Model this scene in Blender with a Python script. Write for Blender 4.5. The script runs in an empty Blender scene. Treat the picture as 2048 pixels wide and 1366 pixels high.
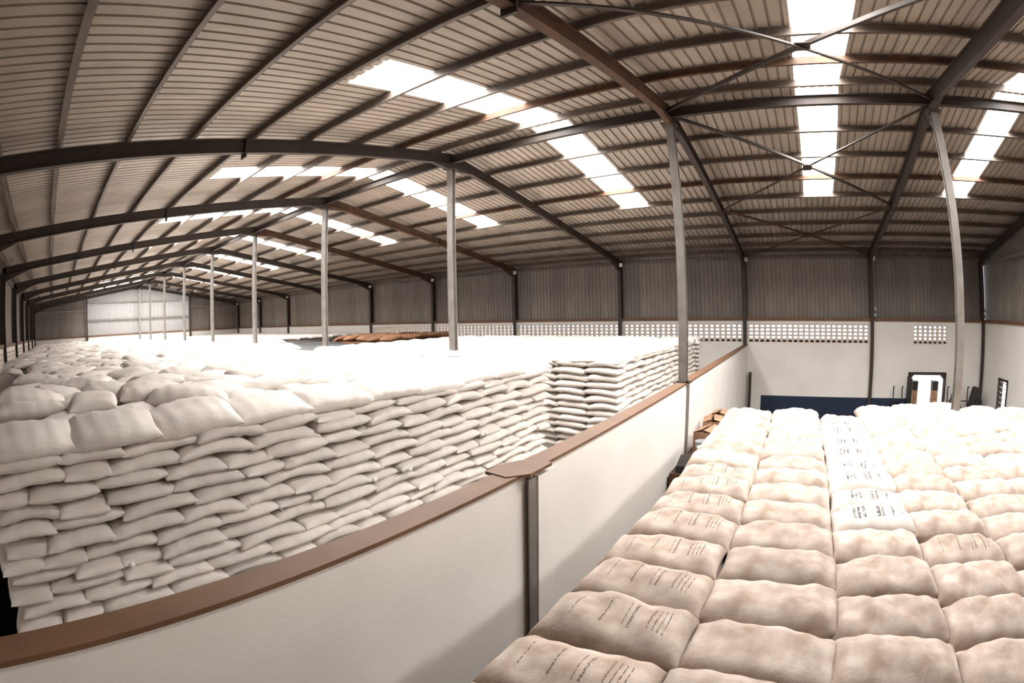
import bpy, bmesh, math, random
import numpy as np
from mathutils import Matrix, Vector, Euler

random.seed(7)
sc = bpy.context.scene
COL = sc.collection

# ------------------------------------------------------------------ camera
CX, CY, CZ = -9.5946, -2.3322, 5.4
cd = bpy.data.cameras.new('camera')
cam = bpy.data.objects.new('camera', cd)
COL.objects.link(cam)
sc.camera = cam
cd.type = 'PANO'
cd.panorama_type = 'FISHEYE_LENS_POLYNOMIAL'
cd.sensor_fit = 'HORIZONTAL'
cd.sensor_width = 36.0
cd.sensor_height = 36.0 * 1366 / 2048
cd.fisheye_fov = math.radians(200)
R_ = Vector(((0.5584371, -0.8292360, -0.0227075)))
U_ = Vector(((0.0558054, 0.0102418, 0.9983891)))
F_ = Vector(((0.8276676, 0.5588048, -0.0519953)))
K_ = [0.059205745722, -0.000211091323, 3.29054391e-05, -8.1438618e-07]
cd.fisheye_polynomial_k0 = 0.0
cd.fisheye_polynomial_k1 = -K_[0]
cd.fisheye_polynomial_k2 = -K_[1]
cd.fisheye_polynomial_k3 = -K_[2]
cd.fisheye_polynomial_k4 = -K_[3]
cd.clip_start = 0.05
cd.clip_end = 500
cam.matrix_world = Matrix(((R_.x, U_.x, -F_.x, CX), (R_.y, U_.y, -F_.y, CY), (R_.z, U_.z, -F_.z, CZ), (0, 0, 0, 1)))

# ------------------------------------------------------------------ world, sun, exposure
w = bpy.data.worlds.new('world')
sc.world = w
w.use_nodes = True
bg = w.node_tree.nodes['Background']
bg.inputs[0].default_value = (0.80, 0.88, 1.0, 1)
bg.inputs[1].default_value = 1.3
sd = bpy.data.lights.new('sun', 'SUN')
sd.energy = 4.0
sd.angle = 0.02
sd.color = (1, 0.95, 0.88)
sun = bpy.data.objects.new('sun', sd)
sun.rotation_euler = (0.35, 0.45, 0)
COL.objects.link(sun)
SKY_EMIT = 6.0
STRIP_WATTS = 435.0
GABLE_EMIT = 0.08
sc.view_settings.view_transform = 'Standard'
sc.view_settings.look = 'None'
sc.view_settings.gamma = 1
sc.view_settings.use_curve_mapping = False
sc.view_settings.exposure = 0.37
sc.cycles.max_bounces = 10
sc.cycles.diffuse_bounces = 6
sc.cycles.use_denoising = True
sc.cycles.sample_clamp_indirect = 8

# daylight coming down through the skylight strips: one area light per strip, just under the sheets
W, H_, E_ = 12.03, CZ + 4.318, CZ + 2.434
SKY = [-8.95, -3.9, 2.5, 8.7, 14.65, 20.65, 26.6, 32.6, 38.6, 44.5]
for side, xe in ((1, 6.15), (-1, 5.45)):
    for y in SKY:
        ld = bpy.data.lights.new('skylight_daylight', 'AREA')
        ld.shape = 'RECTANGLE'
        ld.size = xe - 0.15
        ld.size_y = 0.96
        ld.energy = STRIP_WATTS * xe / 6
        ld.color = (1.0, 0.965, 0.93)
        ld.spread = math.radians(158)
        lo = bpy.data.objects.new('skylight_daylight', ld)
        COL.objects.link(lo)
        xm = (xe + 0.12) / 2
        lo.location = (side * xm, y + 0.5, H_ - (H_ - E_) / W * xm + 0.34)
        lo.rotation_euler = (0, side * math.atan((H_ - E_) / W), 0)

# ------------------------------------------------------------------ materials
def mat(name, col, rough=0.7, metal=0.0, col2=None, scale=3.0, amt=0.5, bump=0.0, bscale=60.0, emit=0.0, emit_col=None, island=0.0, stretch=None, detail=4.0):
    m = bpy.data.materials.new(name)
    m.use_nodes = True
    nt = m.node_tree
    N, L = nt.nodes, nt.links
    b = N['Principled BSDF']
    b.inputs['Roughness'].default_value = rough
    b.inputs['Metallic'].default_value = metal
    b.inputs['Base Color'].default_value = (*col, 1)
    tc = N.new('ShaderNodeTexCoord')
    src = tc.outputs['Object']
    if stretch:
        mp = N.new('ShaderNodeMapping')
        mp.inputs['Scale'].default_value = stretch
        L.new(src, mp.inputs['Vector'])
        src = mp.outputs['Vector']
    out = None
    if col2:
        n = N.new('ShaderNodeTexNoise')
        n.inputs['Scale'].default_value = scale
        n.inputs['Detail'].default_value = detail
        L.new(src, n.inputs['Vector'])
        r = N.new('ShaderNodeValToRGB')
        r.color_ramp.elements[0].position = 0.5 - 0.25 * (1.2 - amt)
        r.color_ramp.elements[1].position = 0.5 + 0.25 * (1.2 - amt)
        r.color_ramp.elements[0].color = (*col2, 1)
        r.color_ramp.elements[1].color = (*col, 1)
        L.new(n.outputs['Fac'], r.inputs['Fac'])
        out = r.outputs['Color']
    if island > 0:
        g = N.new('ShaderNodeNewGeometry')
        mr = N.new('ShaderNodeMapRange')
        mr.inputs['To Min'].default_value = 1 - island
        mr.inputs['To Max'].default_value = 1.0
        oi = N.new('ShaderNodeObjectInfo')
        ad = N.new('ShaderNodeMath')
        ad.operation = 'ADD'
        fr = N.new('ShaderNodeMath')
        fr.operation = 'FRACT'
        L.new(g.outputs['Random Per Island'], ad.inputs[0])
        L.new(oi.outputs['Random'], ad.inputs[1])
        L.new(ad.outputs[0], fr.inputs[0])
        L.new(fr.outputs[0], mr.inputs['Value'])
        mx = N.new('ShaderNodeMix')
        mx.data_type = 'RGBA'
        mx.blend_type = 'MULTIPLY'
        mx.inputs['Factor'].default_value = 1
        if out:
            L.new(out, mx.inputs[6])
        else:
            mx.inputs[6].default_value = (*col, 1)
        L.new(mr.outputs['Result'], mx.inputs[7])
        out = mx.outputs[2]
    if out:
        L.new(out, b.inputs['Base Color'])
    if bump > 0:
        n2 = N.new('ShaderNodeTexNoise')
        n2.inputs['Scale'].default_value = bscale
        n2.inputs['Detail'].default_value = 3
        L.new(src, n2.inputs['Vector'])
        bp = N.new('ShaderNodeBump')
        bp.inputs['Strength'].default_value = bump
        bp.inputs['Distance'].default_value = 0.02
        L.new(n2.outputs['Fac'], bp.inputs['Height'])
        L.new(bp.outputs['Normal'], b.inputs['Normal'])
    if emit > 0:
        b.inputs['Emission Color'].default_value = (*(emit_col or col), 1)
        b.inputs['Emission Strength'].default_value = emit
    return m

def add_print(m, bars, vrange, dark, letters=90.0, strength=0.8):
    """stencilled print on a sack: rows of short strokes, laid over the base colour"""
    nt = m.node_tree
    N, L = nt.nodes, nt.links
    b = N['Principled BSDF']
    base = b.inputs['Base Color'].links[0].from_socket
    tc = N.new('ShaderNodeTexCoord')
    sep = N.new('ShaderNodeSeparateXYZ')
    L.new(tc.outputs['Object'], sep.inputs[0])
    def math_(op, a, bb=None):
        n = N.new('ShaderNodeMath')
        n.operation = op
        for i, v in enumerate((a, bb)):
            if v is None:
                continue
            if isinstance(v, (int, float)):
                n.inputs[i].default_value = v
            else:
                L.new(v, n.inputs[i])
        return n.outputs[0]
    X, Y, Z = sep.outputs
    tot = None
    for (c, hw) in bars:
        d = math_('ABSOLUTE', math_('SUBTRACT', X, c))
        k = math_('LESS_THAN', d, hw)
        tot = k if tot is None else math_('MAXIMUM', tot, k)
    vm = math_('MULTIPLY', math_('GREATER_THAN', Y, vrange[0]), math_('LESS_THAN', Y, vrange[1]))
    nz = N.new('ShaderNodeTexNoise')
    nz.inputs['Scale'].default_value = letters
    nz.inputs['Detail'].default_value = 1
    L.new(tc.outputs['Object'], nz.inputs['Vector'])
    lt = math_('GREATER_THAN', nz.outputs['Fac'], 0.45)
    up = math_('GREATER_THAN', Z, 0.02)
    f = math_('MULTIPLY', math_('MULTIPLY', math_('MULTIPLY', tot, vm), lt), up)
    f = math_('MULTIPLY', f, strength)
    mx = N.new('ShaderNodeMix')
    mx.data_type = 'RGBA'
    L.new(f, mx.inputs['Factor'])
    L.new(base, mx.inputs[6])
    mx.inputs[7].default_value = (*dark, 1)
    L.new(mx.outputs[2], b.inputs['Base Color'])

M = {}
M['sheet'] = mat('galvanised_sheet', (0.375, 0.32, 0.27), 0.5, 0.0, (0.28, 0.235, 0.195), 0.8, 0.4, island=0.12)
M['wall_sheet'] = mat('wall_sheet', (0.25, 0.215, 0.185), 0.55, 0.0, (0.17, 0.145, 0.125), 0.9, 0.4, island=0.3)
M['skylight'] = mat('fibreglass_skylight', (0.9, 0.9, 0.9), 0.6, emit=SKY_EMIT, emit_col=(1.0, 0.965, 0.925))
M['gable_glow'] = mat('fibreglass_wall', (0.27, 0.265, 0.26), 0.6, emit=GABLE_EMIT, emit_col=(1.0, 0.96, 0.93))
M['steel'] = mat('dark_painted_steel', (0.04, 0.027, 0.02), 0.6, 0.0, (0.025, 0.017, 0.013), 2, 0.5)
M['rust'] = mat('rusty_steel', (0.10, 0.045, 0.022), 0.8, 0.0, (0.045, 0.025, 0.016), 3, 0.6)
M['galv'] = mat('galvanised_steel', (0.24, 0.225, 0.21), 0.45, 0.3, (0.17, 0.155, 0.14), 3, 0.5)
M['purlin'] = mat('purlin_steel', (0.135, 0.105, 0.085), 0.5, 0.1, (0.075, 0.055, 0.042), 0.7, 0.6)
M['plaster'] = mat('white_plaster', (0.74, 0.71, 0.67), 0.85, 0.0, (0.68, 0.65, 0.61), 0.9, 0.5, bump=0.08, bscale=25)
M['brown'] = mat('brown_paint', (0.155, 0.078, 0.038), 0.6, 0.0, (0.115, 0.055, 0.027), 2, 0.5)
M['navy'] = mat('navy_paint', (0.006, 0.02, 0.05), 0.5, 0.0, (0.004, 0.012, 0.035), 2, 0.5)
M['block'] = mat('vent_block', (0.66, 0.58, 0.51), 0.9, island=0.1)
M['concrete'] = mat('concrete_floor', (0.16, 0.14, 0.12), 0.8, 0.0, (0.10, 0.09, 0.08), 0.6, 0.5)
M['yard'] = mat('pale_ground', (0.55, 0.5, 0.44), 0.9, 0.0, (0.45, 0.4, 0.34), 0.3, 0.5)
M['white_sack'] = mat('white_woven_sack', (0.74, 0.695, 0.65), 0.75, 0.0, (0.65, 0.59, 0.54), 4, 0.4, bump=0.25, bscale=30, island=0.14)
M['jute'] = mat('stained_jute', (0.56, 0.48, 0.42), 0.9, 0.0, (0.34, 0.255, 0.20), 6.5, 0.45, bump=0.22, bscale=55, island=0.2, detail=8)
M['jute_print'] = mat('printed_jute', (0.53, 0.45, 0.39), 0.9, 0.0, (0.33, 0.245, 0.19), 6.5, 0.45, bump=0.22, bscale=55, island=0.15, detail=8)
add_print(M['jute_print'], [(-0.26, 0.004), (-0.08, 0.006), (0.05, 0.004), (0.09, 0.008), (0.20, 0.006), (0.235, 0.004), (0.265, 0.004), (0.295, 0.004)], (-0.13, 0.12), (0.06, 0.045, 0.035))
M['white_print'] = mat('printed_white_sack', (0.60, 0.56, 0.52), 0.85, 0.0, (0.48, 0.41, 0.36), 5, 0.35, bump=0.3, bscale=40, island=0.1, detail=8)
add_print(M['white_print'], [(-0.22, 0.014), (-0.17, 0.014), (-0.12, 0.014), (0.03, 0.02), (0.08, 0.012), (0.2, 0.012), (0.3, 0.006)], (-0.12, 0.10), (0.05, 0.045, 0.04), 40, 0.9)
M['tarp'] = mat('grey_tarpaulin', (0.035, 0.038, 0.042), 0.6, 0.0, (0.015, 0.016, 0.018), 1.2, 0.5, bump=0.4, bscale=3)
M['brown_sack'] = mat('brown_sacking', (0.36, 0.18, 0.09), 0.9, 0.0, (0.2, 0.09, 0.045), 3, 0.5, island=0.3)
M['card'] = mat('brown_cardboard', (0.42, 0.25, 0.15), 0.9, 0.0, (0.3, 0.17, 0.1), 4, 0.5)
M['black'] = mat('black_material', (0.015, 0.012, 0.01), 0.7, 0.0, (0.03, 0.022, 0.018), 4, 0.5)
M['white_paint'] = mat('white_paint', (0.8, 0.8, 0.78), 0.5)
M['grey_plastic'] = mat('grey_plastic', (0.3, 0.32, 0.33), 0.5)
M['plywood'] = mat('dark_plywood', (0.12, 0.06, 0.03), 0.7, 0.0, (0.07, 0.035, 0.02), 3, 0.5)

# ------------------------------------------------------------------ helpers
class MB:
    def __init__(s):
        s.v = []
        s.f = []
    def box(s, x0, x1, y0, y1, z0, z1):
        i = len(s.v)
        s.v += [(x, y, z) for z in (z0, z1) for y in (y0, y1) for x in (x0, x1)]
        s.f += [tuple(i + k for k in q) for q in ((0, 2, 3, 1), (4, 5, 7, 6), (0, 1, 5, 4), (2, 6, 7, 3), (0, 4, 6, 2), (1, 3, 7, 5))]
        return s
    def bar(s, p0, p1, side, up, wdt, dep):
        """box along p0-p1; wdt along side, dep along up"""
        p0, p1, side, up = Vector(p0), Vector(p1), Vector(side).normalized(), Vector(up).normalized()
        i = len(s.v)
        for p in (p0, p1):
            for a, b in ((-1, -1), (1, -1), (1, 1), (-1, 1)):
                s.v.append(tuple(p + side * (a * wdt / 2) + up * (b * dep / 2)))
        s.f += [tuple(i + k for k in q) for q in ((0, 1, 2, 3), (7, 6, 5, 4), (0, 4, 5, 1), (1, 5, 6, 2), (2, 6, 7, 3), (3, 7, 4, 0))]
        return s
    def ibeam(s, p0, p1, side, up, wdt, dep, t=0.016):
        up = Vector(up).normalized()
        p0, p1 = Vector(p0), Vector(p1)
        s.bar(p0, p1, side, up, t, dep - 2 * t)
        for k in (-1, 1):
            o = up * (k * (dep / 2 - t / 2))
            s.bar(p0 + o, p1 + o, side, up, wdt, t)
        return s
    def prism(s, pts, ax, a0, a1):
        """polygon pts (2D) extruded along axis ax ('y': pts are x,z; 'x': pts are y,z; 'z': pts are x,y)"""
        i = len(s.v)
        n = len(pts)
        for a in (a0, a1):
            for p, q in pts:
                s.v.append({'y': (p, a, q), 'x': (a, p, q), 'z': (p, q, a)}[ax])
        s.f.append(tuple(i + k for k in range(n)))
        s.f.append(tuple(i + n + k for k in reversed(range(n))))
        for k in range(n):
            l = (k + 1) % n
            s.f.append((i + k, i + n + k, i + n + l, i + l))
        return s
    def cyl(s, p0, p1, r0, r1=None, n=10):
        r1 = r0 if r1 is None else r1
        p0, p1 = Vector(p0), Vector(p1)
        d = (p1 - p0).normalized()
        a = d.orthogonal().normalized()
        b = d.cross(a)
        i = len(s.v)
        for p, r in ((p0, r0), (p1, r1)):
            for k in range(n):
                t = 2 * math.pi * k / n
                s.v.append(tuple(p + (a * math.cos(t) + b * math.sin(t)) * r))
        s.f.append(tuple(i + k for k in reversed(range(n))))
        s.f.append(tuple(i + n + k for k in range(n)))
        for k in range(n):
            l = (k + 1) % n
            s.f.append((i + k, i + l, i + n + l, i + n + k))
        return s
    def mesh(s, name, m, smooth=False):
        me = bpy.data.meshes.new(name)
        me.from_pydata(s.v, [], s.f)
        me.update()
        bm = bmesh.new()
        bm.from_mesh(me)
        bmesh.ops.recalc_face_normals(bm, faces=bm.faces)
        bm.to_mesh(me)
        bm.free()
        me.materials.append(m)
        if smooth:
            me.polygons.foreach_set('use_smooth', [True] * len(me.polygons))
        return me
    def build(s, name, m, parent=None, smooth=False, loc=None):
        return link(name, s.mesh(name, m, smooth), parent, loc)

def link(name, me, parent=None, loc=None, rot=None, scale=None):
    o = bpy.data.objects.new(name, me)
    COL.objects.link(o)
    if parent is not None:
        o.parent = parent
    if loc is not None:
        o.location = loc
    if rot is not None:
        o.rotation_euler = rot
    if scale is not None:
        o.scale = scale
    return o

def empty(name, loc=(0, 0, 0), rz=0.0):
    o = bpy.data.objects.new(name, None)
    COL.objects.link(o)
    o.location = loc
    o.rotation_euler = (0, 0, rz)
    return o

def tag(o, label=None, cat=None, group=None, kind=None):
    if label:
        o['label'] = label
    if cat:
        o['category'] = cat
    if group:
        o['group'] = group
    if kind:
        o['kind'] = kind
    return o

ORD = ['first', 'second', 'third', 'fourth', 'fifth', 'sixth', 'seventh', 'eighth', 'ninth', 'tenth', 'eleventh', 'twelfth', 'thirteenth', 'fourteenth', 'fifteenth', 'sixteenth', 'seventeenth', 'eighteenth', 'nineteenth', 'twentieth', 'twenty-first', 'twenty-second', 'twenty-third', 'twenty-fourth', 'twenty-fifth', 'twenty-sixth', 'twenty-seventh', 'twenty-eighth', 'twenty-ninth', 'thirtieth']

# ------------------------------------------------------------------ dimensions
W = 12.03            # half width
H = CZ + 4.318       # rafter centre line at the ridge
E = CZ + 2.434       # rafter centre line at the knee
SL = (H - E) / W
WT = CZ - 0.316      # top of the white side walls
PT = CZ - 1.395      # top of the partition wall
Y0, Y1 = -12.0, 48.0
def rz(x, off=0.0):
    return H - SL * abs(x) + off

# ------------------------------------------------------------------ floor and yard
tag(MB().box(-W - 0.2, W + 0.2, Y0 - 0.2, Y1 + 0.2, -0.3, 0).build('floor', M['concrete']), 'dark concrete floor of the warehouse', kind='structure')
tag(MB().box(-120, 120, -120, 160, -0.6, -0.32).build('ground', M['yard']), 'pale bare ground outside the warehouse', kind='structure')

# ------------------------------------------------------------------ roof sheets and skylights
def ribbed(n, width, length, name, m, rib=0.042, rw=0.02):
    """corrugated sheet: width along y, length along x, ribs run along x and rise to +z"""
    b = MB()
    pts = [(0.0, 0.0)]
    p = width / n
    for k in range(n):
        c = (k + 0.5) * p
        pts += [(c - rw * 1.2, 0), (c - rw * 0.9, rib), (c + rw * 0.9, rib), (c + rw * 1.2, 0)]
    pts.append((width, 0.0))
    for (y, z) in pts:
        b.v += [(0, y, z), (length, y, z)]
    for k in range(len(pts) - 1):
        b.f.append((2 * k, 2 * k + 1, 2 * k + 3, 2 * k + 2))
    me = bpy.data.meshes.new(name)
    me.from_pydata(b.v, [], b.f)
    me.update()
    me.materials.append(m)
    return me

ceiling = tag(empty('ceiling'), 'ribbed metal roof lining of the warehouse with bright skylight strips', kind='structure')
SKY = [-8.95, -3.9, 2.5, 8.7, 14.65, 20.65, 26.6, 32.6, 38.6, 44.5]
edges = [(Y0 - 0.25, 0)]
prev = Y0 - 0.25
for s in SKY + [Y1 + 0.25]:
    n = max(1, round((s - prev) / 1.05))
    for k in range(n):
        a = prev + (s - prev) * k / n
        bb = prev + (s - prev) * (k + 1) / n
        edges.append((a, bb, False))
    if s < Y1:
        edges.append((s, s + 1.0, True))
        prev = s + 1.0
edges = edges[1:]
LSL = math.hypot(1, SL)
SLOPE_LEN = (W + 0.35) * LSL
SOFF = 0.36
ang = math.atan(SL)
_cache = {}
def roof_piece(side, ya, yb, xa, xb, sky):
    L = (xb - xa) * LSL
    key = (round(yb - ya, 3), round(L, 3), sky)
    if key not in _cache:
        _cache[key] = ribbed(5, yb - ya, L, 'skylight_sheet' if sky else 'roof_sheet', M['skylight'] if sky else M['sheet'])
    o = link('skylight_sheet' if sky else 'roof_sheet', _cache[key], ceiling)
    if side > 0:
        o.location = (xa, ya, rz(xa, SOFF))
        o.rotation_euler = (0, ang, 0)
    else:
        o.location = (-xa, yb, rz(xa, SOFF))
        o.rotation_euler = (0, ang, math.pi)
    o.rotation_mode = 'XYZ'
    if sky:
        o['label'] = 'bright translucent skylight sheet'
    return o
for side in (1, -1):
    for (ya, yb, sky) in edges:
        if sky:
            xe = 6.15 if side > 0 else 5.45
            roof_piece(side, ya, yb, 0.0, 0.12, False)
            roof_piece(side, ya, yb, 0.12, xe, True)
            roof_piece(side, ya, yb, xe, W + 0.35, False)
        else:
            roof_piece(side, ya, yb, 0.0, W + 0.35, False)
rc = MB()
rc.prism([(-0.3, rz(0.3, SOFF + 0.04)), (0, H + SOFF + 0.06), (0.3, rz(0.3, SOFF + 0.04)), (0, H + SOFF + 0.03)], 'y', Y0 - 0.25, Y1 + 0.25)
rc.build('ridge_cap', M['sheet'], ceiling)

# ------------------------------------------------------------------ side walls
def vsheet(n, width, height, name, m):
    b = MB()
    pts = [(0.0, 0.0)]
    p = width / n
    for k in range(n):
        c = (k + 0.5) * p
        pts += [(c - 0.035, 0), (c - 0.018, 0.028), (c + 0.018, 0.028), (c + 0.035, 0)]
    pts.append((width, 0.0))
    hs = height if isinstance(height, tuple) else (height, height)
    for (y, d) in pts:
        hh = hs[0] + (hs[1] - hs[0]) * y / width
        b.v += [(d, y, 0), (d, y, hh)]
    for k in range(len(pts) - 1):
        b.f.append((2 * k, 2 * k + 2, 2 * k + 3, 2 * k + 1))
    me = bpy.data.meshes.new(name)
    me.from_pydata(b.v, [], b.f)
    me.update()
    me.materials.append(m)
    return me

BW, BH, BD = 0.26, 0.16, 0.15      # vent block
def ring_mb(b, y0, z0, x0, x1):
    """a square ventilation block with an open middle"""
    t, u = 0.045, 0.034
    yo, zo = (y0, y0 + BW), (z0, z0 + BH)
    yi, zi = (y0 + t, y0 + BW - t), (z0 + u, z0 + BH - u)
    i = len(b.v)
    for x in (x0, x1):
        for (ys, zs) in ((yo, zo), (yi, zi)):
            b.v += [(x, ys[0], zs[0]), (x, ys[1], zs[0]), (x, ys[1], zs[1]), (x, ys[0], zs[1])]
    for k in range(4):
        l = (k + 1) % 4
        b.f += [(i + k, i + l, i + 4 + l, i + 4 + k), (i + 8 + k, i + 12 + k, i + 12 + l, i + 8 + l),
                (i + k, i + 8 + k, i + 8 + l, i + l), (i + 4 + k, i + 4 + l, i + 12 + l, i + 12 + k)]
    return b

LZ1 = CZ - 0.47                    # top of the vent band
LZ0 = LZ1 - 5 * BH                 # bottom
def masonry(side, wall, openings):
    """plastered wall with rectangular holes: openings = [(y0,y1,z0,z1)] along the wall, non overlapping in y"""
    xa, xb = (W, W + 0.2) if side > 0 else (-W - 0.2, -W)
    b = MB()
    y = Y0 - 0.2
    for (a, c, z0, z1) in sorted(openings):
        if a > y:
            b.box(xa, xb, y, a, 0, WT)
        if z0 > 0:
            b.box(xa, xb, a, c, 0, z0)
        b.box(xa, xb, a, c, z1, WT)
        y = c
    b.box(xa, xb, y, Y1 + 0.2, 0, WT)
    b.build('plaster_wall', M['plaster'], wall)

wall_right = tag(empty('wall_right', (0, 0, 0)), 'long side wall on the right: white plaster, vent blocks and ribbed sheets', kind='structure')
wall_left = tag(empty('wall_left', (0, 0, 0)), 'long side wall on the left with dark columns and ribbed sheets', kind='structure')
bay_open = []
ring = {}
cnt = 0
rest = MB()
def lattice(side, wall, yc0, ncol, single):
    global cnt
    xa, xb = (W + 0.02, W + 0.02 + BD) if side > 0 else (-W - 0.02 - BD, -W - 0.02)
    if single:
        if side not in ring:
            ring[side] = ring_mb(MB(), 0, 0, 0, BD).mesh('vent_block', M['block'])
    for r in range(5):
        for c in range(ncol):
            y = yc0 + c * BW
            z = LZ0 + r * BH
            if single:
                link('vent_block', ring[side], wall, (xa, y, z))
            else:
                ring_mb(rest if side > 0 else restL, y, z, xa, xb)
restL = MB()
opR = [(-9.92, -9.92 + 7 * BW, LZ0, LZ1)]
lattice(1, wall_right, -9.92, 7, True)
for k in range(-1, 4):
    y0 = 6 * k + 0.14
    n = 22
    opR.append((y0, y0 + n * BW, LZ0, LZ1))
    lattice(1, wall_right, y0, n, k <= 0)
opL = []
for k in range(0, 8):
    y0 = 6 * k + 0.14
    opL.append((y0, y0 + 22 * BW, LZ0, LZ1))
    lattice(-1, wall_left, y0, 22, False)
tag(rest.build('vent_blocks', M['block'], wall_right), kind='stuff')
tag(restL.build('vent_blocks', M['block'], wall_left), kind='stuff')
# dark box added behind the lowest vent row so its holes look dark
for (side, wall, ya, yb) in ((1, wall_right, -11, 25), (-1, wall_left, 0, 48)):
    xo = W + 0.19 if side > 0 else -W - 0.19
    MB().box(min(xo, xo + side * 0.3), max(xo, xo + side * 0.3), ya, yb, LZ0 - 0.05, LZ0 + BH - 0.02).build('dark_backing', M['black'], wall)
# doorway on the right wall splits off its own opening below the vents
DY0, DY1, DZ = -9.9, -7.93, CZ - 2.46
masonry(1, wall_right, [o for o in opR if o[0] > -7] + [])
wr = [c for c in wall_right.children if c.name.startswith('plaster_wall')][0]
# rebuild the stretch with the door and its small vent panel
COL.objects.unlink(wr)
bpy.data.objects.remove(wr)
b = MB()
xa, xb = W, W + 0.2
b.box(xa, xb, Y0 - 0.2, -9.92, 0, WT)
b.box(xa, xb, -9.92, -9.92 + 7 * BW, LZ1, WT)
b.box(xa, xb, -9.92, DY1, DZ, LZ0)
b.box(xa, xb, -9.92 + 7 * BW, DY1, LZ0, WT)
b.box(xa, xb, DY1, -6 + 0.14, 0, WT)
y = -6 + 0.14
for (a, c, z0, z1) in opR[1:]:
    if a > y:
        b.box(xa, xb, y, a, 0, WT)
    b.box(xa, xb, a, c, 0, z0)
    b.box(xa, xb, a, c, z1, WT)
    y = c
b.box(xa, xb, y, Y1 + 0.2, 0, WT)
b.build('plaster_wall', M['plaster'], wall_right)
masonry(-1, wall_left, opL)
# navy dado, brown rail and sheeting
DADO = CZ - 3.57
MB().box(W - 0.03, W, -7.9, -0.8, 0, DADO).build('navy_dado', M['navy'], wall_right)
MB().box(-W, -W + 0.03, 0.2, 30, 0, CZ - 4.3).build('navy_dado', M['navy'], wall_left)
for side, nm in ((1, 'trim_1'), (-1, 'trim_2')):
    x0, x1 = (W - 0.05, W + 0.22) if side > 0 else (-W - 0.22, -W + 0.05)
    tag(MB().box(x0, x1, Y0, Y1, WT, WT + 0.13).build(nm, M['brown']), 'brown painted rail on top of the white side wall', kind='structure')
eh = rz(W + 0.17, SOFF) - WT - 0.13
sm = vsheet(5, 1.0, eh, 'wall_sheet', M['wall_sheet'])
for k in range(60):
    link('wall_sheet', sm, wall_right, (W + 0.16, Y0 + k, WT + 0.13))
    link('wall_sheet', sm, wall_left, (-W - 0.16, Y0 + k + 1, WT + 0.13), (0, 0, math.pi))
# eave girt along the top of the sheeting
for side, wall in ((1, wall_right), (-1, wall_left)):
    MB().bar((side * (W + 0.08), Y0, E - 0.02), (side * (W + 0.08), Y1, E - 0.02), (1, 0, 0), (0, 0, 1), 0.08, 0.12).build('eave_girt', M['purlin'], wall)

# ------------------------------------------------------------------ gable walls
def gable(name, y, outward, label, bright):
    g = tag(empty(name), label, kind='structure')
    yo = y + outward * 0.16
    a, c = (y, y + 0.2) if outward > 0 else (y - 0.2, y)
    if outward > 0:
        MB().box(-W - 0.2, W + 0.2, a, c, 0, WT).build('plaster_wall', M['plaster'], g)
    else:
        m = MB()
        m.box(-W - 0.2, 9.0, a, c, 0, WT).box(9.0, 9.9, a, c, CZ - 2.42, WT).box(9.9, W + 0.2, a, c, 0, WT)
        m.build('plaster_wall', M['plaster'], g)
    MB().box(-W, W, y - 0.05 if outward > 0 else y - 0.22, y + 0.22 if outward > 0 else y + 0.05, WT, WT + 0.13).build('rail', M['brown'], g)
    base = WT + 0.13
    for k in range(24):
        x0, x1 = -12.3 + k * 1.025, -12.3 + (k + 1) * 1.025
        h0, h1 = rz(x0, SOFF) - base, rz(x1, SOFF) - base
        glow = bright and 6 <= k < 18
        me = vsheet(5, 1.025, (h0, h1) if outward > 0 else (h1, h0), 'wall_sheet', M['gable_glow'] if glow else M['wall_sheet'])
        if outward > 0:
            # local y -> world x, local x (rib) -> world y
            o = link('wall_sheet', me, g)
            o.matrix_local = Matrix(((0, 1, 0, x0), (1, 0, 0, yo), (0, 0, 1, base), (0, 0, 0, 1)))
        else:
            o = link('wall_sheet', me, g)
            o.matrix_local = Matrix(((0, -1, 0, x1), (-1, 0, 0, yo), (0, 0, 1, base), (0, 0, 0, 1)))
        if glow:
            o['label'] = 'pale translucent wall sheet letting daylight through'
    for (x0, x1, z) in ((-12, -6, CZ + 2.18), (-6, 6, CZ + 1.24), (-6, 6, CZ + 2.9), (6, 12, CZ + 2.18)):
        MB().box(x0, x1, y - 0.06, y + 0.06, z - 0.06, z + 0.06).build('girt', M['galv'], g)
    for x in (-6.0, 6.0):
        MB().ibeam((x, y - outward * 0.1, 0), (x, y - outward * 0.1, rz(x, -0.1)), (1, 0, 0), (0, 1, 0), 0.18, 0.2).build('gable_post', M['steel'], g)
    return g
gable('wall_far', Y1, 1, 'far gable wall with pale glowing middle sheets between dark posts', True)
gable('wall_near', Y0, -1, 'near gable wall at the right edge of the photograph', False)

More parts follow.
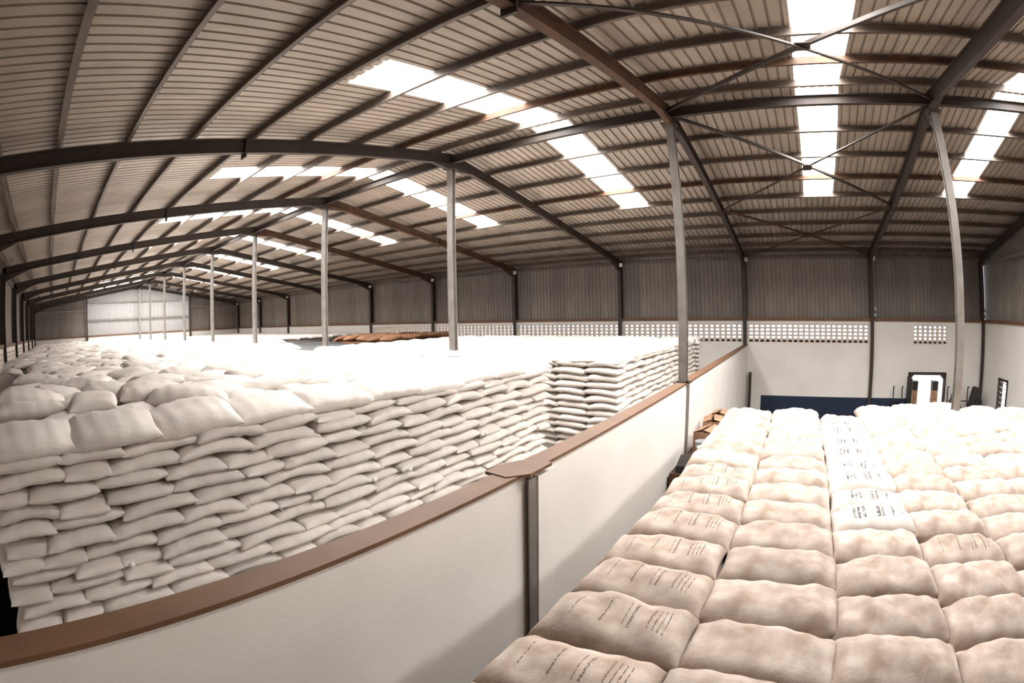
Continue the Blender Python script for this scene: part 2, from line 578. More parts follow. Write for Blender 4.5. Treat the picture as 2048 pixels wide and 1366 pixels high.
# ------------------------------------------------------------------ steel frames
FR = {-2: 'against the near gable wall at the right edge', -1: 'one bay right of the partition wall', 0: 'directly above the partition wall',
      1: 'one bay beyond the partition wall', 2: 'two bays beyond the partition wall', 3: 'three bays beyond the partition wall', 4: 'four bays beyond the partition wall',
      5: 'five bays beyond the partition wall', 6: 'six bays beyond the partition wall', 7: 'last one before the far gable wall', 8: 'against the far gable wall'}
upR = Vector((SL, 0, 1)).normalized()
upL = Vector((-SL, 0, 1)).normalized()
for k, where in FR.items():
    y = 6.0 * k
    if k == -2:
        y += 0.12
    if k == 8:
        y -= 0.12
    fr = tag(empty('portal_frame', (0, y, 0)), 'dark steel portal frame, ' + where, 'steel frame', 'portal frames of the roof')
    for s, up in ((1, upR), (-1, upL)):
        r = MB()
        r.ibeam((0, 0, H), (s * W, 0, E), (0, 1, 0), up, 0.15, 0.28)
        # deeper haunches at knee and apex
        r.prism([(s * (W - 0.1), E - 0.12), (s * (W - 1.3), rz(W - 1.3, -0.12)), (s * (W - 0.1), E - 0.38)], 'y', -0.06, 0.06)
        r.prism([(0, H - 0.12), (s * 0.9, rz(0.9, -0.12)), (0, H - 0.32)], 'y', -0.06, 0.06)
        r.build('rafter', M['rust'] if k in (2, 3) and s > 0 or k == 0 and s < 0 else M['steel'], fr)
        MB().box(s * 6.05 - 0.02, s * 6.05 + 0.02, -0.1, 0.1, rz(6.05) - 0.24, rz(6.05) + 0.15).build('splice_plate', M['steel'], fr)
        c = MB()
        c.ibeam((s * W, 0, 0), (s * W, 0, E + 0.1), (0, 1, 0), (1, 0, 0), 0.17, 0.28)
        c.build('column', M['steel'] if s > 0 else M['steel'], fr)
        if s > 0:
            MB().box(s * W - 0.26, s * W - 0.14, -0.22, -0.09, E - 0.2, E - 0.02).build('cleat', M['white_paint'], fr)
    if k in (-1, -2):
        for zz in (WT + 0.45, WT + 0.2):
            MB().box(W - 0.22, W - 0.12, -0.2, -0.08, zz, zz + 0.14).build('switch_box', M['grey_plastic'], fr)
# ridge posts
for k in range(-1, 8):
    z0 = PT if k == 0 else 0.0
    where = {-1: 'rising from the brown sacks on the right', 0: 'standing on top of the partition wall'}.get(k, f'{ORD[k-1]} beyond the partition, amid the white sacks')
    p = tag(empty('ridge_post', (0, 6.0 * k, z0)), 'grey steel post under the roof ridge, ' + where, 'steel post', 'posts under the roof ridge')
    MB().ibeam((0, 0, 0.02), (0, 0, H - 0.3 - z0), (0, 1, 0), (1, 0, 0), 0.165, 0.165).build('shaft', M['galv'], p)
    MB().box(-0.15, 0.15, -0.15, 0.15, H - 0.3 - z0, H - 0.27 - z0).build('head_plate', M['steel'], p)
    MB().box(-0.17, 0.17, -0.17, 0.17, 0, 0.02).build('base_plate', M['steel'], p)
p = tag(empty('ridge_post', (0, Y1 - 0.3, 0)), 'grey steel post in the middle of the far gable wall', 'steel post', 'posts under the roof ridge')
MB().ibeam((0, 0, 0), (0, 0, H - 0.2), (1, 0, 0), (0, 1, 0), 0.18, 0.2).build('shaft', M['galv'], p)
# ridge beam
tag(MB().ibeam((0, Y0, H - 0.02), (0, Y1, H - 0.02), (1, 0, 0), (0, 0, 1), 0.12, 0.22).build('ridge_beam', M['steel']), 'dark steel beam running along the roof ridge from post to post', 'beam')
# purlins
PX = [0.42, 1.75, 3.1, 4.5, 5.85, 7.15, 8.45, 9.8, 11.0, 11.9]
for side, sn in ((1, 'right'), (-1, 'left')):
    up = upR if side > 0 else upL
    sd_ = Vector((1, 0, -SL * side)).normalized()
    for i, x in enumerate(PX):
        c = Vector((side * x, 0, rz(x, 0.14 + 0.115)))
        m = MB()
        a, bb = c.copy(), c.copy()
        a.y, bb.y = Y0 - 0.1, Y1 + 0.1
        m.bar(a, bb, sd_, up, 0.012, 0.16)
        for t, o in ((1, 0.03), (-1, -0.03)):
            m.bar(a + up * (t * 0.074) + sd_ * o, bb + up * (t * 0.074) + sd_ * o, sd_, up, 0.07, 0.012)
        lip = -0.065
        m.bar(a - up * 0.065 + sd_ * lip, bb - up * 0.065 + sd_ * lip, sd_, up, 0.01, 0.03)
        lab = ('rusty' if (side > 0 and i == 3) or (side < 0 and i == 1) else 'thin dark') + f' steel purlin under the {sn} roof slope, {ORD[i]} down from the ridge'
        tag(m.build('purlin', M['rust'] if lab.startswith('rusty') else M['purlin']), lab, 'purlin', 'purlins under the roof sheets')
# cross bracing in the bay right of the partition
def xbrace(xa, xb, label):
    e = tag(empty('cross_brace', ((xa + xb) / 2, -3, rz((xa + xb) / 2) - 0.05)), label, 'brace', 'cross braces under the roof')
    o = e.location
    za, zb = rz(xa) - 0.05, rz(xb) - 0.05
    up = upR if xa + xb > 0 else upL
    for (p, q, dz) in (((xa, -6, za), (xb, 0, zb), 0.0), ((xa, 0, za), (xb, -6, zb), 0.025)):
        p, q = Vector(p) - o, Vector(q) - o
        d = (q - p).normalized()
        side_ = d.cross(up)
        m = MB()
        m.bar(p + up * dz, q + up * dz, side_, up, 0.065, 0.01)
        m.bar(p + up * (dz + 0.03) + side_ * 0.03, q + up * (dz + 0.03) + side_ * 0.03, side_, up, 0.01, 0.06)
        m.build('brace_bar', M['rust'] if xa > 5 else M['steel'], e)
    MB().bar((-0.17, 0, 0.01), (0.17, 0, 0.01 - SL * 0.34 * (1 if xa + xb > 0 else -1)), (0, 1, 0), up, 0.26, 0.012).build('gusset_plate', M['steel'], e)
xbrace(0.15, 6.1, 'crossed dark steel brace just right of the ridge beneath the skylight')
xbrace(6.1, 11.9, 'crossed rusty steel brace beside the right side wall')
xbrace(-0.15, -6.0, 'crossed steel brace just left of the ridge at the top of the photograph')
xbrace(-6.0, -11.9, 'crossed steel brace beside the left side wall above the camera')

# ------------------------------------------------------------------ partition wall
pw = tag(empty('wall_partition'), 'white plastered partition wall with a brown coping across the warehouse', kind='structure')
MB().box(-W, W, -0.1, 0.1, 0, PT - 0.012).build('plaster_wall', M['plaster'], pw)
MB().box(-W, W, -0.12, 0.11, PT - 0.012, PT + 0.02).build('coping', M['brown'], pw)
pp = tag(empty('wall_post', (-6.1, 0, 0)), 'grey steel post set in the partition wall under a brown cap plate', 'steel post')
MB().ibeam((0, -0.08, 0), (0, -0.08, PT - 0.04), (1, 0, 0), (0, 1, 0), 0.12, 0.16).build('shaft', M['galv'], pp)
MB().prism([(-0.22, 0.2), (-0.26, -0.05), (-0.08, -0.19), (0.30, -0.19), (0.33, -0.12), (0.22, 0.12), (0.0, 0.2)], 'z', PT + 0.0, PT + 0.03).build('cap_plate', M['brown'], pp)
MB().box(0.1, 0.42, -0.16, -0.1, 0, PT - 0.05).build('pilaster', M['plaster'], pp)
tag(MB().box(-0.09, 0.09, -0.125, -0.1, 0, PT - 0.05).build('embedded_flange', M['galv'], pw), 'grey steel strip let into the plaster')
tag(MB().box(W - 0.32, W - 0.16, -0.34, -0.22, 0, 2.85).build('corner_pipe', M['steel']), 'dark steel stub standing where the partition meets the right wall', 'pipe')

# ------------------------------------------------------------------ doors
d1 = tag(empty('door_1', (W, (DY0 + DY1) / 2, 0)), 'bright open doorway in the right wall with a dark rounded frame', kind='structure')
hw = (DY1 - DY0) / 2
fm = MB()
fm.box(-0.06, 0.22, -hw - 0.02, -hw + 0.05, 0, DZ).box(-0.06, 0.22, hw - 0.05, hw + 0.02, 0, DZ).box(-0.06, 0.22, -hw, hw, DZ - 0.1, DZ + 0.02)
for s in (-1, 1):
    fm.prism([(s * (hw - 0.08), DZ - 0.1), (s * (hw - 0.26), DZ - 0.1), (s * (hw - 0.08), DZ - 0.28)], 'x', -0.06, 0.22)
fm.build('door_frame', M['steel'], d1)
MB().box(-0.9, -0.06, hw + 0.02, hw + 0.07, 0.05, DZ - 0.15).build('door_leaf', M['black'], d1)
d2 = tag(empty('door_2', (9.45, Y0, 0)), 'narrow slatted white door in the near gable wall', kind='structure')
MB().box(-0.5, -0.44, -0.2, 0.06, 0, CZ - 2.42).box(0.44, 0.5, -0.2, 0.06, 0, CZ - 2.42).box(-0.5, 0.5, -0.2, 0.06, CZ - 2.48, CZ - 2.4).build('door_frame', M['steel'], d2)
for k in range(14):
    MB().bar((-0.44, -0.06, 0.2 + k * 0.2), (0.44, -0.06, 0.24 + k * 0.2), (0, 1, 0.6), (0, -0.6, 1), 0.09, 0.02).build('slat', M['white_paint'], d2)

# ------------------------------------------------------------------ sacks
def sack_arrays(L, Wd, Hh, nu, nv, seed, bend=0.0, flat=0.75, lump=0.010, px=0.75, tuft=0.0, pu=4.2):
    """a filled, stitched sack lying flat: length along x, seam-thin ends, bulging middle"""
    rg = np.random.RandomState(seed)
    us = np.sin(np.linspace(-math.pi / 2, math.pi / 2, nu))
    us = 0.55 * us + 0.45 * np.linspace(-1, 1, nu)
    A = np.linspace(0, 2 * math.pi, nv, endpoint=False)
    ph = rg.rand(12) * 6.28
    kk = rg.rand(12)
    V = []
    for u in us:
        wv = Wd / 2 * (1 - 0.05 * abs(u) ** 2 - 0.05 * abs(u) ** 6 + 0.05 * abs(u) ** 16)
        h = Hh / 2 * max(0.0, 1 - abs(u) ** pu) ** 0.5 + 0.007
        c, s = np.cos(A), np.sin(A)
        y = wv * np.sign(c) * np.abs(c) ** px
        z = h * np.sign(s) * np.abs(s) ** 0.85
        z = np.where(z < 0, z * flat, z)
        x = np.full_like(y, L / 2 * u) - 0.02 * np.sign(u) * abs(u) ** 8 * (1 - np.abs(c) ** 3)
        # lumps and the drawn wrinkles of the closed ends
        n = (np.sin(7 * kk[0] * u + 9 * y / Wd + ph[0]) + np.sin(11 * u * kk[1] + ph[1]) * np.cos(7 * y / Wd + ph[2]) + 0.7 * np.sin(17 * u + ph[3] + 5 * kk[2] * y / Wd) * (0.4 + abs(u)))
        wr = np.sin(A * 7 + ph[4]) * 0.5 + np.sin(A * 13 + ph[5]) * 0.4
        sc_ = 1 + (lump * n) / (Hh / 2) * 0.8 + wr * 0.10 * abs(u) ** 5 * (1 - abs(u) ** 8)
        z = z * sc_
        y = y * (1 + 0.4 * lump * n / (Wd / 2)) + 0.014 * math.sin(3 * u + ph[6])
        z = z - bend * u * u + 0.010 * math.sin(2.2 * u + ph[7]) + tuft * abs(u) ** 14
        V.append(np.stack([x, y, z], 1))
    V = np.concatenate(V)
    F = []
    for i in range(nu - 1):
        for j in range(nv):
            l = (j + 1) % nv
            F.append((i * nv + j, i * nv + l, (i + 1) * nv + l, (i + 1) * nv + j))
    h2 = nv // 2
    for i, flip in ((0, False), (nu - 1, True)):
        o = i * nv
        for j in range(h2):
            q = (o + j, o + (nv - j) % nv, o + (nv - j - 1) % nv, o + j + 1)
            if len(set(q)) == 4:
                F.append(q if not flip else q[::-1])
            else:
                t = []
                for a in q:
                    if a not in t:
                        t.append(a)
                if len(t) == 3:
                    F.append(tuple(t) if not flip else tuple(t[::-1]))
    return V, F

def sack_mesh(arr, name, m):
    V, F = arr
    me = bpy.data.meshes.new(name)
    me.from_pydata(V.tolist(), [], F)
    me.update()
    me.materials.append(m)
    me.polygons.foreach_set('use_smooth', [True] * len(me.polygons))
    return me

def trs(loc, rot, scl):
    return Matrix.LocRotScale(Vector(loc), Euler(rot), Vector(scl))

def merged(name, items, m, extra=None):
    """items: (arrays, matrix); one mesh of many lying sacks"""
    VV, LI, LT = [], [], []
    off = 0
    for (V, F), mx in items:
        a = np.array(mx)
        VV.append(V @ a[:3, :3].T + a[:3, 3])
        for f in F:
            LI.extend(off + k for k in f)
            LT.append(len(f))
        off += len(V)
    if extra:
        for (V, F) in extra:
            VV.append(np.array(V, float))
            for f in F:
                LI.extend(off + k for k in f)
                LT.append(len(f))
            off += len(V)
    VV = np.concatenate(VV)
    me = bpy.data.meshes.new(name)
    me.vertices.add(len(VV))
    me.vertices.foreach_set('co', VV.ravel())
    me.loops.add(len(LI))
    me.loops.foreach_set('vertex_index', LI)
    me.polygons.add(len(LT))
    st = np.concatenate([[0], np.cumsum(LT)[:-1]])
    me.polygons.foreach_set('loop_start', st.astype(np.int32))
    me.polygons.foreach_set('loop_total', LT)
    me.polygons.foreach_set('use_smooth', [True] * len(LT))
    me.update(calc_edges=True)
    me.validate()
    me.materials.append(m)
    return link(name, me)

rg = random.Random(11)
white_hi = [sack_arrays(0.9, 0.52, 0.175, 24, 20, 100 + i, bend=0.022 + 0.012 * (i % 3), lump=0.007, px=0.8, pu=4.6) for i in range(6)]
white_top = [sack_arrays(1.02, 0.62, 0.25, 28, 24, 140 + i, bend=0.03, lump=0.012, px=0.85, pu=3.4) for i in range(5)]
white_lo = [sack_arrays(0.9, 0.52, 0.175, 9, 8, 120 + i, bend=0.04, lump=0.006, px=0.9) for i in range(4)]
white_lo_top = [sack_arrays(0.98, 0.56, 0.22, 13, 12, 160 + i, bend=0.03, lump=0.012) for i in range(4)]
lib = {}
for nm, arrs in (('hi', white_hi), ('top', white_top)):
    lib[nm] = [sack_mesh(a, 'white_sack', M['white_sack']) for a in arrs]

ST = CZ - 0.87          # top of the white stack
LAY = 0.150
cand = []               # (weight, kind, index, loc, rot, scale, label)
low = []                # sacks never singled out
def put(kind, loc, rot, scl, label, size=1.0):
    d = (Vector(loc) - Vector((CX, CY, CZ))).length
    cand.append((size / d, kind, rg.randrange(5), loc, rot, scl, label))
# near face of the big stack, seen over the partition
YF = 2.22
XA0, XA1 = -10.42, -1.62
for j in range(29):
    z = ST - 0.10 - LAY * (j + 0.5)
    x = XA0 - 0.018 * j + (0.0 if j % 2 else -0.12) + rg.uniform(-0.03, 0.03)
    i = 0
    while x < XA1 - 0.25:
        endon = rg.random() < 0.3
        ln = rg.uniform(0.47, 0.56) if endon else rg.uniform(0.64, 0.86)
        if x + ln > XA1 - 0.1:
            ln = XA1 - x
            endon = ln < 0.62
        xc = x + ln / 2
        zz = z + rg.uniform(-0.012, 0.012)
        tilt = rg.uniform(-0.03, 0.03)
        lab = f'white sack in the near stack face, {ORD[j]} layer down, {ORD[i]} from the left'
        if endon:
            item = ('hi', (xc, YF + 0.40 + rg.uniform(-0.03, 0.04), zz), (rg.uniform(-0.03, 0.03), tilt, math.pi / 2 + rg.uniform(-0.08, 0.08)), (0.95, (ln + 0.05) / 0.52, rg.uniform(0.95, 1.05)), lab)
        else:
            item = ('hi', (xc, YF + 0.24 + rg.uniform(-0.03, 0.04), zz), (rg.uniform(-0.06, 0.02), tilt, rg.uniform(-0.05, 0.05)), ((ln + 0.07) / 0.9, rg.uniform(0.96, 1.04), rg.uniform(0.97, 1.1)), lab)
        if j < 13 and z > PT - 1.15:
            put(*item)
        else:
            low.append((rg.choice(white_lo), trs(item[1], item[2], item[3])))
        x += ln
        i += 1
# left flank of that stack (facing the left wall) and its right flank
for j in range(29):
    z = ST - 0.10 - LAY * (j + 0.5)
    for xs, ye in ((XA0 + 0.2 - 0.018 * j, 13.0), (XA1 - 0.26, 12.0)):
        y = YF + 0.9
        while y < ye:
            ln = rg.uniform(0.78, 0.9)
            low.append((rg.choice(white_lo), trs((xs + rg.uniform(-.03, .03), y + ln / 2, z), (0, 0, math.pi / 2 + rg.uniform(-.06, .06)), ((ln + .06) / .9, 1, 1))))
            y += ln
# top of the big stack: a restless layer of thrown sacks
row = 0
y = YF + 0.30
while y < 46.6:
    x0 = -10.5 if y < 12.5 else -11.6
    x1 = -1.75 if y < 12.6 else (min(-1.0 + (y - 12.6) * 0.4, 2.5))
    if y > 24:
        x1 = 11.0
    x = x0 + (0.4 if row % 2 else 0) + 0.05
    i = 0
    while x < x1 - 0.3:
        front = row == 0
        step = rg.uniform(0.86, 0.95) if front else rg.uniform(0.78, 0.95)
        xc = x + step / 2
        wild = 0.07 if front else 0.34
        if not front and rg.random() < 0.2 and xc < -4:
            rot = (rg.uniform(-.25, .25), rg.uniform(-.12, .12), math.pi / 2 + rg.uniform(-.5, .5))
        else:
            rot = ((0.2 if front else rg.uniform(-.24, .24)), rg.uniform(-.06, .06) if front else rg.uniform(-.14, .14), rg.uniform(-wild, wild))
        zz = ST - 0.04 + (0.02 if front else rg.uniform(-0.06, 0.12) + (0.05 if xc < -6 else 0))
        if xc > -5:
            zz = ST - 0.07 + rg.uniform(-0.02, 0.02)
            rot = (rot[0] * .4, rot[1] * .4, rot[2] * .4 if abs(rot[2]) < 1 else rot[2])
        s = rg.uniform(0.94, 1.08)
        lab = f'plump white sack topping the near stack, {ORD[min(row, 29)]} row back, {ORD[i]} from the left'
        if y < 9:
            put('top', (xc, y, zz), rot, (s, s, rg.uniform(0.9, 1.12)), lab, 1.15)
        else:
            low.append((rg.choice(white_lo_top), trs((xc, y, zz), rot, (s, s, 1))))
        x += step
        i += 1
    y += 0.47 if row else 0.52
    row += 1
# second block beyond the gap: end face, long face, top
XC0, XC1, YC, YC1 = -0.42, 7.75, 1.30, 12.1
TB = ST + 0.0
for j in range(29):
    z = TB - 0.08 - LAY * (j + 0.5)
    y = YC - (0.0 if j % 2 else 0.0)
    i = 0
    while y < (3.1 if j < 13 else 1.9):
        ln = rg.uniform(0.66, 0.8)
        lab = f'white sack in the narrow end face, {ORD[j]} layer down, {ORD[i]} from its right edge'
        it = ('hi', (XC0 + 0.24 + rg.uniform(-.02, .02), y + ln / 2, z), (rg.uniform(-.03, .03), rg.uniform(-.03, .03), math.pi / 2 + rg.uniform(-.04, .04)), ((ln + .06) / .9, 1, 1.0), lab)
        if j < 12 and y < 2.6:
            put(*it, 0.9)
        else:
            low.append((rg.choice(white_lo), trs(it[1], it[2], it[3])))
        y += ln
        i += 1
    x = XC0 + 0.5
    i = 0
    while x < XC1 - 0.3:
        ln = rg.uniform(0.6, 0.9)
        lab = f'white sack in the long far face, {ORD[j]} layer down, {ORD[i]} from its left'
        it = ('hi', (x + ln / 2, YC + 0.25 + rg.uniform(-.02, .02), z + rg.uniform(-.01, .01)), (rg.uniform(-.05, .02), rg.uniform(-.03, .03), rg.uniform(-.04, .04)), ((ln + .06) / .9, 1, 1.0), lab)
        if j < 12 and x < 4:
            put(*it, 0.8)
        else:
            low.append((rg.choice(white_lo), trs(it[1], it[2], it[3])))
        x += ln
        i += 1
y = YC + 0.28
while y < YC1:
    x = XC0 + 0.02
    while x < XC1:
        st = rg.uniform(0.84, 0.95)
        low.append((rg.choice(white_lo_top), trs((x + st / 2, y, TB - 0.09 + rg.uniform(-.015, .015)), (rg.uniform(-.04, .04), rg.uniform(-.03, .03), rg.uniform(-.1, .1)), (1, 1, 0.95))))
        x += st
    y += 0.49
# flank of the second block facing the right wall
for j in range(29):
    z = TB - 0.08 - LAY * (j + 0.5)
    y = YC + 0.3
    while y < YC1:
        low.append((rg.choice(white_lo), trs((XC1 - 0.2, y, z), (0, 0, math.pi / 2 + rg.uniform(-.05, .05)), (1, 1, 1))))
        y += 0.85
cand.sort(key=lambda c: -c[0])
tie = MB().cyl((-0.035, 0, 0), (0.035, 0, 0.0), 0.03, 0.02, 8).cyl((0.03, 0, 0), (0.085, 0, 0.01), 0.014, 0.04, 8).mesh('tied_corner', M['white_paint'], True)
for n, (wt_, kind, vi, loc, rot, scl, lab) in enumerate(cand):
    if n < 300:
        o = link('white_sack', lib[kind][vi], None, loc, rot, scl)
        grp = 'white sacks on top of the near stack' if kind == 'top' else 'white sacks in the stack faces'
        tag(o, lab, 'sack', grp)
        if n % 4 == 0:
            e_ = 1 if n % 8 else -1
            kn = link('tied_corner', tie, o, (e_ * (0.5 if kind == 'top' else 0.44), -0.14 * e_, -0.035), (0.4, 0.3, -0.5 * e_), (1, 1, 1))
            kn['label'] = 'knotted white sack corner'
    else:
        arr = white_lo_top if kind == 'top' else white_lo
        low.append((arr[vi % 4], trs(loc, rot, scl)))
core = MB()  # unseen filler boxes inside the stacks, added to block light
core.box(XA0 + 0.1, XA1 - 0.3, YF + 0.35, 13.2, 0, ST - 0.2)
core.box(-11.8, 0.0, 13.2, 46.6, 0, ST - 0.2)
core.box(0.0, 11.0, 24.4, 46.6, 0, ST - 0.2)
core.box(XC0 + 0.35, XC1 - 0.3, YC + 0.35, YC1, 0, TB - 0.2)
o = merged('white_sack_pile', low, M['white_sack'], [(core.v, core.f)])
tag(o, 'vast pale heap of white sacks running back to the far gable wall', 'sack pile', kind='stuff')

# ---- stained jute sacks on the right
jute_hi = [sack_arrays(0.92, 0.555, 0.275, 40, 32, 200 + i, bend=0.016, flat=0.85, lump=0.013, px=0.72, pu=4.6) for i in range(6)]
jute_lo = [sack_arrays(0.92, 0.55, 0.22, 12, 10, 220 + i, bend=0.012, lump=0.01, px=0.62) for i in range(3)]
JM = {k: [sack_mesh(a, 'jute_sack', M[k]) for a in jute_hi] for k in ('jute', 'jute_print', 'white_print')}
JT = CZ - 1.83
cols = [(-1.0, -1.93), (-1.93, -2.88), (-2.88, -3.73), (-3.73, -4.56), (-4.56, -5.42), (-5.42, -6.3), (-6.3, -7.2), (-7.2, -8.1), (-8.1, -9.0), (-9.0, -9.9), (-9.9, -10.8)]
ends = [-0.05, 0.05, -0.55, 0.45, 0.75, 0.8, 0.6, 0.4, 0.5, 0.4, 0.4]
jl = []
tot = 0
for ci, (ya, yb) in enumerate(cols):
    yc, ln = (ya + yb) / 2, ya - yb
    x = ends[ci] - 0.27
    pitch = 0.535
    xs = []
    while x > -12.0 + 0.55:
        xs.append(x)
        x -= pitch * rg.uniform(0.93, 1.07)
    for ri, x in enumerate(xs):
        near = x < -5.5
        key = 'jute'
        if ci == 0 and (x < -3.6):
            key = 'jute_print'
        elif ci == 2 and -5.6 < x < -1.0:
            key = 'white_print'
        elif rg.random() < 0.12:
            key = 'jute_print'
        rot = (0, rg.uniform(-.03, .03), math.pi / 2 + rg.uniform(-.05, .05) + (math.pi if key != 'jute' or rg.random() < .5 else 0))
        loc = (x + rg.uniform(-.02, .02), yc + rg.uniform(-.02, .02), JT - 0.115 + rg.uniform(-.015, .02))
        scl = ((ln + 0.05) / 0.92, rg.uniform(0.97, 1.04), rg.uniform(0.95, 1.12))
        adj = {'jute': 'stained brown', 'jute_print': 'printed brown', 'white_print': 'whitish stencilled'}[key]
        if tot < 262:
            o = link('jute_sack', rg.choice(JM[key]), None, loc, rot, scl)
            tag(o, f'{adj} jute sack, {ORD[ci]} column from the partition wall, {ORD[ri]} row from the far edge', 'sack', 'jute sacks on top of the right stack')
            tot += 1
        else:
            jl.append((rg.choice(jute_lo), trs(loc, rot, scl)))
# lower layers round the edge of the right stack
for j in range(1, 17):
    z = JT - 0.115 - 0.205 * j
    x = -11.4
    while x < -0.1:
        jl.append((rg.choice(jute_lo), trs((x, -1.47 + rg.uniform(-.04, .04), z), (0, 0, math.pi / 2 + rg.uniform(-.05, .05)), (1, 1, 1))))
        x += 0.53
    for ci, (ya, yb) in enumerate(cols):
        jl.append((rg.choice(jute_lo), trs((ends[ci] - 0.27 + rg.uniform(-.05, .05), (ya + yb) / 2, z), (0, 0, math.pi / 2), (1, 1, 1))))
core = MB()
core.box(-11.6, -0.9, -10.7, -1.35, 0, JT - 0.2)
o = merged('jute_sack_pile', jl, M['jute'], [(core.v, core.f)])
tag(o, 'lower layers of brown jute sacks beneath the printed top layer on the right', 'sack pile', kind='stuff')

# ------------------------------------------------------------------ covered heaps at the back
def heap(x0, x1, y0, y1, z0, z1, nx, ny, seed, rough):
    r = np.random.RandomState(seed)
    p = r.rand(8) * 6.28
    b = MB()
    for i in range(nx + 1):
        for j in range(ny + 1):
            u, v = i / nx, j / ny
            e = min(1, 6 * u, 6 * (1 - u)) * min(1, 6 * v, 6 * (1 - v))
            e = e ** 0.5
            h = z0 + (z1 - z0) * e + e * rough * (math.sin(9 * u + p[0]) * math.cos(7 * v + p[1]) + 0.6 * math.sin(17 * v + p[2] + 3 * u) + 0.4 * math.sin(23 * u + p[3]))
            b.v.append((x0 + (x1 - x0) * u, y0 + (y1 - y0) * v, h))
    for i in range(nx):
        for j in range(ny):
            a = i * (ny + 1) + j
            b.f.append((a, a + ny + 1, a + ny + 2, a + 1))
    o = len(b.v)
    b.v += [(x0, y0, 0), (x1, y0, 0), (x1, y1, 0), (x0, y1, 0)]
    for k, (s0, st, n) in enumerate(((0, ny + 1, nx + 1), (nx * (ny + 1), 1, ny + 1), (nx * (ny + 1) + ny, -(ny + 1), nx + 1), (ny, -1, ny + 1))):
        ring_ = [s0 + st * t for t in range(n)]
        b.f.append(tuple(ring_[::-1] + [o + k, o + (k + 1) % 4]))
    return b
tag(heap(0.1, 6.3, 13.0, 23.6, 3.2, CZ - 1.12, 30, 36, 3, 0.05).build('tarpaulin', M['tarp'], smooth=True), 'dark grey tarpaulin draped over a heap behind the white sacks', 'tarpaulin')
bi = []
for k in range(25):
    x = 6.9 + (k % 5) * 0.95 + rg.uniform(-.1, .1)
    y = 16.1 + (k // 5) * 1.1 + rg.uniform(-.1, .1)
    bi.append((x, y))
bm_ = [sack_mesh(sack_arrays(1.0, 0.6, 0.3, 12, 10, 300 + i, bend=0.04, lump=0.02), 'brown_sack', M['brown_sack']) for i in range(3)]
for k, (x, y) in enumerate(bi):
    o = link('brown_sack', bm_[k % 3], None, (x, y, CZ - 0.98 + rg.uniform(-.04, .08)), (rg.uniform(-.15, .15), rg.uniform(-.1, .1), rg.uniform(-.3, .3)), (1, 1.5, 1))
    tag(o, f'brown sack in the heap near the right wall, {ORD[k // 5]} row back, {ORD[k % 5]} from the left', 'sack', 'brown sacks heaped near the right wall')
tag(MB().box(6.5, 11.1, 15.8, 21.0, 0, CZ - 1.15).build('sack_pallet_stack', M['brown_sack']), 'brown block of sacking carrying the loose brown sacks near the right wall', 'sack pile', kind='stuff')

# ------------------------------------------------------------------ odds and ends
# scraps in the gap between partition and right stack
def crate(x, y, z, sx, sy, sz, rzr, m, label, name='cardboard_box'):
    e = tag(empty(name, (x, y, z), rzr), label, 'box')
    t = 0.02
    b = MB()
    b.box(-sx / 2, sx / 2, -sy / 2, sy / 2, 0, t).box(-sx / 2, -sx / 2 + t, -sy / 2, sy / 2, t, sz).box(sx / 2 - t, sx / 2, -sy / 2, sy / 2, t, sz)
    b.box(-sx / 2 + t, sx / 2 - t, -sy / 2, -sy / 2 + t, t, sz).box(-sx / 2 + t, sx / 2 - t, sy / 2 - t, sy / 2, t, sz)
    b.build('body', m, e)
    for s in (-1, 1):
        f = MB().box(-sx / 2, sx / 2, 0, sy * 0.45, 0, 0.012).build('flap', m, e)
        f.location = (0, s * sy / 2, sz)
        f.rotation_euler = (0.25 if s < 0 else math.pi - 0.35, 0, 0)
    return e
shelf = MB().box(-1.35, 3.6, -0.86, -0.14, 0, JT - 1.05)
tag(shelf.build('crate_platform', M['plywood']), 'dark wooden platform in the gap beside the partition wall', 'platform')
zb = JT - 1.05
crate(1.2, -0.46, zb, 0.6, 0.45, 0.5, 0.15, M['card'], 'brown cardboard box in the gap, nearest to the right wall')
crate(2.4, -0.46, zb, 0.55, 0.45, 0.42, -0.1, M['card'], 'small brown cardboard box behind the sacks at the far end of the gap')
crate(0.4, -0.5, zb, 0.62, 0.42, 0.45, -0.2, M['card'], 'brown cardboard box in the gap, next to the grey bucket')
def bucket(x, y, z, r, h, m, label):
    e = tag(empty('bucket', (x, y, z)), label, 'bucket')
    MB().cyl((0, 0, 0), (0, 0, h), r * 0.8, r, 16).build('pail', m, e, True)
    MB().cyl((0, 0, h), (0, 0, h + 0.02), r * 1.07, r * 1.07, 16).build('rim', m, e)
bucket(-0.15, -0.5, zb, 0.15, 0.32, M['grey_plastic'], 'grey bucket in the gap beside the partition wall')
bucket(-0.5, -0.6, zb, 0.13, 0.3, M['white_paint'], 'white bucket in the gap beside the partition wall')
tag(MB().prism([(-1.3, 0.0), (-0.7, 0.0), (-0.7, 0.2), (-0.95, 0.26), (-1.1, 0.22), (-1.3, 0.14)], 'y', -0.8, -0.25).build('black_bundle', M['black'], None, False, (0, 0, zb)), 'black bundle lying in the gap at the foot of the ridge post', 'bundle')

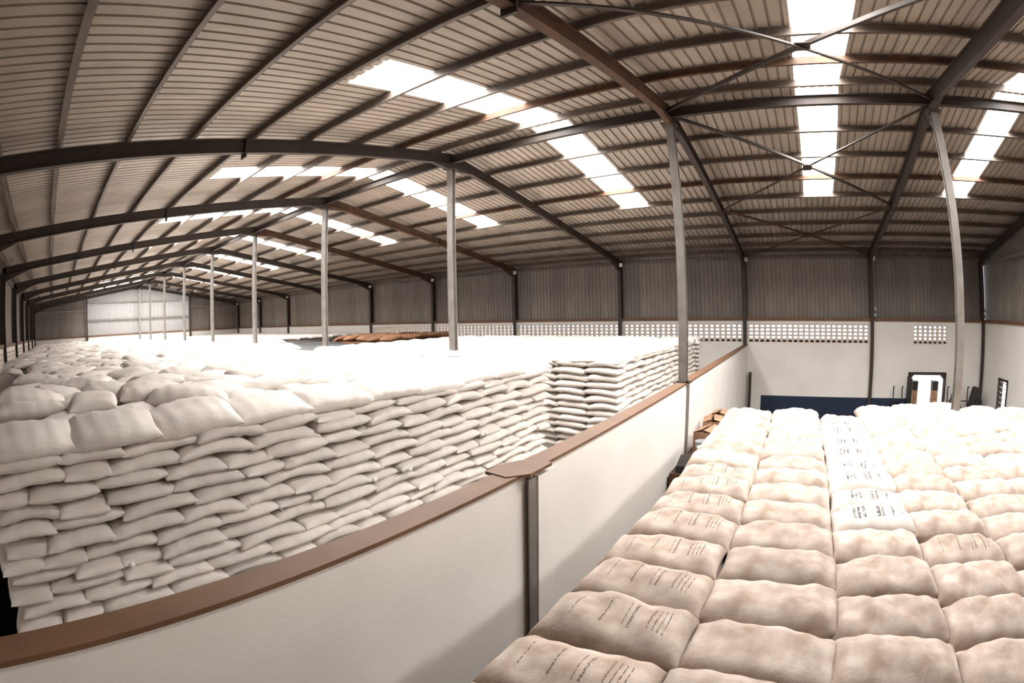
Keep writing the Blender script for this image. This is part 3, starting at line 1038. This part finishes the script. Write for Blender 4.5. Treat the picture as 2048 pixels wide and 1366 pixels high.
# sack barrows and dark gear by the doorway
def barrow(x, y, lean, rzr, label):
    e = tag(empty('sack_truck', (x, y, 0.0), rzr), label, 'hand truck')
    h = 2.35
    dx = h * math.sin(lean)
    b = MB()
    for s in (-0.22, 0.22):
        b.cyl((0, s, 0.15), (dx, s, h), 0.03, n=8)
    for t in (0.25, 0.5, 0.75):
        b.cyl((dx * t, -0.22, 0.15 + (h - .15) * t), (dx * t, 0.22, 0.15 + (h - .15) * t), 0.022, n=8)
    b.build('frame', M['black'], e)
    for s in (-0.3, 0.3):
        MB().cyl((0.02, s - 0.04, 0.17), (0.02, s + 0.04, 0.17), 0.17, n=14).build('wheel', M['black'], e)
    MB().box(-0.35, 0.0, -0.25, 0.25, 0.04, 0.07).build('toe_plate', M['black'], e)
    for s in (-0.22, 0.22):
        MB().cyl((dx, s, h), (dx - 0.18, s, h + 0.05), 0.03, n=8).build('handle', M['black'], e)
barrow(11.5, -10.2, 0.12, 0, 'dark sack truck leaning by the right edge of the doorway')
barrow(11.4, -10.85, 0.1, 0.1, 'dark sack truck between the doorway and the corner')
barrow(11.45, -7.35, 0.12, 0.0, 'dark sack truck leaning left of the doorway')
def machine(x, y, label, h=2.0):
    e = tag(empty('machine', (x, y, 0)), label, 'machine')
    MB().prism([(-0.45, 0), (0.45, 0), (0.4, h * 0.55), (0.1, h), (-0.08, h), (-0.35, h * 0.6)], 'x', -0.3, 0.3).build('housing', M['black'], e)
    MB().cyl((-0.35, 0, h * 0.45), (-0.35, 0.1, h * 0.45 + 0.9), 0.05, n=10).build('pipe', M['black'], e)
    MB().box(-0.42, 0.42, -0.55, 0.55, 0, 0.25).build('base', M['steel'], e)
machine(11.1, -11.3, 'dark pointed machine in the corner between the two doors', 2.45)
machine(10.6, -10.0, 'low dark machine just right of the bright doorway', 2.25)
# brown crates seen in the doorway, outside
for (x, y, n) in ((12.9, -8.5, 7), (12.9, -9.62, 7)):
    for k in range(n):
        e = tag(empty('plastic_crate', (x, y, -0.32 + 0.4 * k)), f'dark crate outside the doorway on its {"left" if y > -9 else "right"}, {ORD[n-1-k]} from the top of the pile', 'crate', 'crates outside the doorway')
        m_ = M['black'] if k in (n - 1, 0) else M['card']
        b = MB()
        b.box(-0.2, 0.2, -0.13, 0.13, 0, 0.03)
        for s in (-1, 1):
            b.box(s * 0.2 - 0.015, s * 0.2 + 0.015, -0.13, 0.13, 0.03, 0.38)
            b.box(-0.185, 0.185, s * 0.13 - 0.015, s * 0.13 + 0.015, 0.03, 0.38)
        b.build('body', m_, e)
        MB().box(-0.22, 0.22, -0.15, 0.15, 0.34, 0.39).build('rim', m_, e)
tag(MB().box(-W + 0.02, -W + 0.07, 15.4, 16.9, 2.4, 4.2).build('plywood_board', M['plywood']), 'dark brown board fixed to the left wall at the left edge', 'board')
